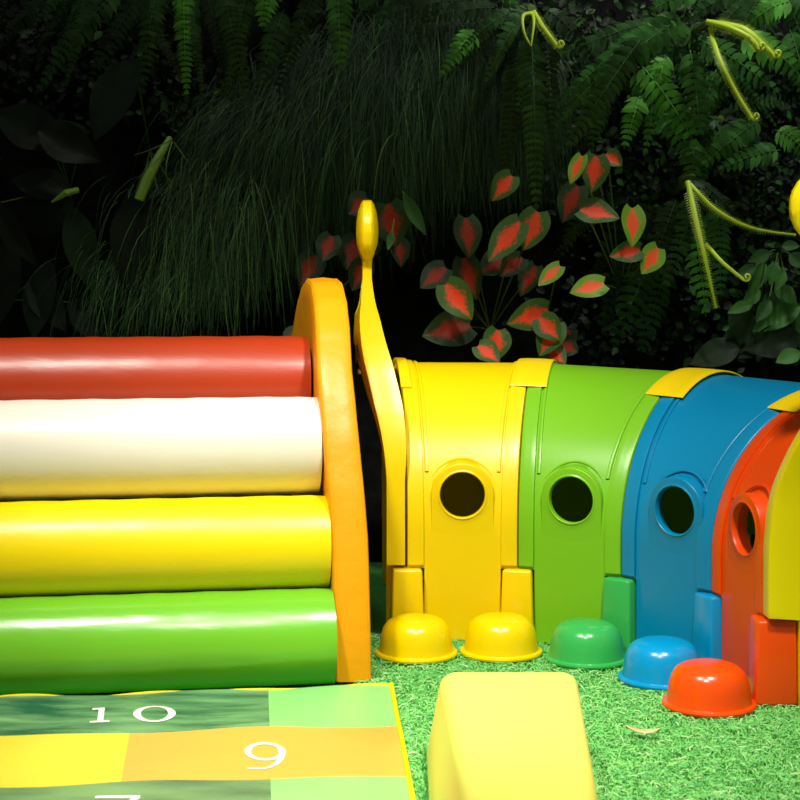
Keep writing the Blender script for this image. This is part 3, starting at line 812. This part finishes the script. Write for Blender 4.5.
grass((165, 262), 'low trailing grass clump just above the red roller', 700, (116, 16), (.16, .40), 5, (3, 4, 1.2), spread=.15, Y=6.6)
grass((510, 60), 'short dark grass clump beside the long hanging frond', 900, (84, 14), (.35, .65), 6, (6, 3, .2), spread=.08, Y=6.72)

# red-veined caladiums (leaf: base x,y -> tip x,y, width px, shade)
CG = 'red-veined caladium plants on the living wall'
def caladium(name_pt, label, leaves, seed):
    rnd = random.Random(seed); c = U(name_pt[0], name_pt[1], 6.9)
    root = thing('caladium', c, label, 'foliage plant', CG)
    for (x0, y0, x1, y1, wpx, g) in leaves:
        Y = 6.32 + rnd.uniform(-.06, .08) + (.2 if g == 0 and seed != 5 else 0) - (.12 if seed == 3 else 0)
        B = U(x0, y0, Y + .02); T = U(x1, y1, Y - .02)
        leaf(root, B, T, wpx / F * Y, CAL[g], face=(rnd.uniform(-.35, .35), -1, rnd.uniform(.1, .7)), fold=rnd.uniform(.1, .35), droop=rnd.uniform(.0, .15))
        mb = MB(); mb.tube(curve3(c, B + (T - B) * .12 + Vector((0, .006, 0)), .02, 6), .0028, 5); mb.build('stalk', M['stem'], root)
caladium((490, 330), 'large red-veined caladium above the yellow tunnel section', [
    (466, 218, 470, 258, 30, 0), (520, 222, 488, 262, 32, 1), (538, 212, 524, 250, 34, 1), (512, 258, 478, 274, 36, 0),
    (446, 268, 420, 288, 30, 0), (464, 258, 476, 300, 30, 0), (446, 284, 472, 320, 34, 1), (470, 326, 422, 336, 40, 0),
    (498, 330, 494, 362, 30, 1), (478, 346, 500, 362, 26, 1), (522, 258, 500, 276, 26, 0), (536, 266, 520, 296, 24, 0)], 1)
caladium((540, 350), 'red-veined caladium above the clip between yellow and lime', [
    (548, 310, 508, 324, 32, 1), (556, 322, 540, 356, 30, 1), (540, 318, 560, 340, 28, 1), (548, 350, 566, 364, 26, 1), (560, 344, 578, 352, 24, 0), (560, 266, 538, 286, 18, 2), (570, 330, 552, 362, 26, 0)], 2)
caladium((620, 290), 'red-veined caladium with lighter leaves at the centre right', [
    (596, 156, 592, 192, 30, 1), (582, 156, 570, 184, 18, 2), (578, 186, 562, 222, 30, 0), (580, 210, 620, 216, 32, 1), (606, 154, 622, 166, 20, 1),
    (632, 208, 634, 246, 26, 2), (640, 250, 610, 256, 24, 1), (658, 248, 642, 274, 26, 2), (604, 284, 570, 292, 26, 2)], 3)
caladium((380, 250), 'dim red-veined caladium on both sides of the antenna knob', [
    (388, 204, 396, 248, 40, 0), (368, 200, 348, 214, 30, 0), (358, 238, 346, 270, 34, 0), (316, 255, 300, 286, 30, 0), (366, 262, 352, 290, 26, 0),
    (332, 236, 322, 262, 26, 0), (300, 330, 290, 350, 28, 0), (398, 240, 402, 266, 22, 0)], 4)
caladium((500, 200), 'single red-veined caladium leaf under the long frond', [(512, 176, 492, 200, 26, 1)], 5)

# broad dark leaves at the left
def broad(pt, label, leaves, seed, Y0=6.6, cat='foliage plant', name='broad_leaf_plant', stalk='stem'):
    rnd = random.Random(seed); c = U(pt[0], pt[1], 6.95); root = thing(name, c, label, cat, 'broad-leaved plants on the living wall')
    for (x0, y0, x1, y1, wpx, g) in leaves:
        Y = Y0 + rnd.uniform(-.1, .1); B = U(x0, y0, Y); T = U(x1, y1, Y - .03)
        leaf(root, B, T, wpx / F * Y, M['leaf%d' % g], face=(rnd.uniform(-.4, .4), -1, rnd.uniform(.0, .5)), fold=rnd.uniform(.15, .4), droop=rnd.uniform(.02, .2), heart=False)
        mb = MB(); mb.tube(curve3(c, B + (T - B) * .06 + Vector((0, .004, 0)), .02, 6), .003, 5); mb.build('stalk', M[stalk], root)
    return root
p1 = broad((150, 150), 'broad dark leaves on a bright green stalk at the left', [
    (142, 192, 128, 290, 52, 0), (158, 196, 176, 280, 40, 0), (176, 192, 212, 250, 30, 0), (138, 60, 92, 142, 50, 0)], 1)
mb = MB(); P = [U(170, 138, 6.55), U(160, 155, 6.5), U(148, 178, 6.47), U(139, 200, 6.46)]; mb.tube(P, [.012, .018, .023, .021], 8)
mb.build('sheath', M['bright_stem'], p1)
for (a, b, c_) in (((172, 140), (150, 150), (135, 155)), ((172, 142), (166, 170), (172, 200)), ((174, 142), (185, 158), (190, 166))):
    mb = MB(); mb.tube(smooth_pts([U(*a, 6.5), U(*b, 6.44), U(*c_, 6.5)], 5), .0025, 5); mb.build('tendril', M['stem'], p1)
p2 = broad((70, 190), 'broad dark leaves spreading from a green node at the far left', [
    (72, 200, 20, 232, 40, 0), (72, 208, 92, 292, 34, 1), (60, 140, -10, 110, 46, 0), (90, 132, 10, 128, 22, 1), (-8, 200, 34, 268, 26, 0), (70, 188, 10, 180, 34, 0), (40, 130, 100, 160, 40, 0)], 2)
mb = MB(); mb.tube([U(78, 190, 6.45), U(66, 193, 6.42), U(52, 202, 6.44)], [.012, .014, .004], 8); mb.build('sheath', M['bright_stem'], p2)
broad((10, 300), 'dark drooping leaves low at the left edge', [
    (10, 240, -8, 330, 40, 0), (50, 262, 30, 340, 40, 0), (70, 300, 110, 345, 30, 0), (30, 280, 66, 330, 32, 0)], 3, 6.75)
broad((400, 190), 'pointed green leaf behind the antenna knob', [(404, 194, 426, 236, 14, 2), (392, 232, 388, 250, 8, 3)], 4, 6.35)
broad((760, 330), 'broad green leaves above the blue tunnel section', [
    (800, 306, 752, 330, 24, 3), (790, 286, 768, 338, 30, 2), (770, 330, 716, 352, 40, 1), (800, 336, 745, 348, 34, 1), (740, 345, 690, 362, 30, 1),
    (800, 352, 776, 362, 18, 3), (764, 262, 750, 292, 20, 3), (742, 300, 740, 345, 26, 1), (812, 300, 800, 350, 30, 2)], 5, 6.5)
broad((778, 250), 'small-leaved green plant at the right beside the mustard knob', [
    (770, 252, 748, 262, 14, 2), (776, 262, 770, 284, 14, 3), (756, 266, 736, 276, 12, 2), (790, 254, 806, 268, 16, 2), (782, 246, 800, 246, 12, 2),
    (760, 290, 742, 306, 14, 3), (776, 284, 792, 304, 16, 2), (752, 304, 728, 312, 13, 3), (770, 300, 756, 322, 14, 2), (784, 270, 776, 290, 12, 3)], 6, 6.4)

# small leafy creepers filling the wall, one mesh per plant
def creeper(pt, label, n, rx, ry, size, seed, mi_w, Y=6.9):
    rnd = random.Random(seed); v = []; f = []; mi = []
    for q in range(n):
        px = pt[0] + rnd.gauss(0, rx); py = pt[1] + rnd.gauss(0, ry)
        c = U(px, py, min(6.92, Y + rnd.uniform(-.12, .08))); L = size * rnd.uniform(.45, 1.15)
        D = Vector((rnd.uniform(-1, 1), rnd.uniform(-.5, .3), rnd.uniform(-1, .5))).normalized()
        Sd = D.cross(Vector((rnd.uniform(-.5, .5), -1, rnd.uniform(0, .8)))).normalized() * L * .32
        Nn = Sd.cross(D).normalized() * L * .08; n0 = len(v)
        v += [c, c + D * L * .18 + Sd * .75 + Nn, c + D * L * .45 + Sd + Nn, c + D * L * .75 + Sd * .55 + Nn * .4, c + D * L,
              c + D * L * .75 - Sd * .55 + Nn * .4, c + D * L * .45 - Sd + Nn, c + D * L * .18 - Sd * .75 + Nn, c + D * L * .45]
        f += [(n0, n0+8, n0+1), (n0+1, n0+8, n0+2), (n0+2, n0+8, n0+3), (n0+3, n0+8, n0+4), (n0+4, n0+8, n0+5), (n0+5, n0+8, n0+6), (n0+6, n0+8, n0+7), (n0+7, n0+8, n0)]
        k = rnd.choices(range(4), mi_w)[0]; mi += [k] * 8
    c = U(pt[0], pt[1], Y); root = thing('creeping_plant', Vector((c.x, 7.02, c.z)), label, 'creeping plant', 'small-leaved creepers on the living wall')
    mb = MB(); mb.tube([Vector((c.x, 7.0295, c.z - .02)), c], [.014, .008], 8); mb.build('stem', M['stem'], root)
    o = link('foliage', v, f, None, root, mats=[M['leaf0'], M['leaf1'], M['leaf2'], M['leaf3']], mi=mi, angle=None); o['kind'] = 'stuff'
cr = [((205, 120), 'tiny-leaved creeper between the bright frond and the grass', 260, 22, 24, .045, (3, 3, 1, .3)),
      ((130, 40), 'dark small-leaved creeper behind the top left ferns', 380, 60, 40, .05, (6, 2, .3, 0)),
      ((20, 40), 'dark small-leaved creeper at the top left corner', 260, 40, 40, .05, (6, 1, 0, 0)),
      ((560, 90), 'dim small-leaved creeper right of the long hanging frond', 420, 30, 50, .045, (6, 2, .3, 0)),
      ((650, 60), 'small-leaved creeper behind the broad fern', 500, 55, 45, .05, (3, 3, 1, .2)),
      ((750, 90), 'small-leaved creeper behind the curled shoots', 600, 50, 60, .05, (3, 3, 1, .2)),
      ((640, 190), 'small-leaved creeper right of the red-veined leaves', 520, 30, 45, .045, (3, 3, 1.4, .1)),
      ((765, 190), 'small-leaved creeper left of the mustard antenna knob', 420, 28, 32, .045, (4, 3, 1, .1)),
      ((760, 290), 'leafy creeper over the blue tunnel section', 560, 36, 34, .06, (2, 3, 2, .4)),
      ((620, 320), 'sparse dark creeper above the lime tunnel section', 160, 34, 30, .045, (5, 2, .3, 0)),
      ((420, 40), 'dark creeper behind the top of the grass mound', 300, 70, 26, .045, (6, 1, 0, 0))]
for k, (p, lab, n, rx, ry, sz, mw) in enumerate(cr): creeper(p, lab, int(n * 1.5), rx, ry, sz, 40 + k, mw)
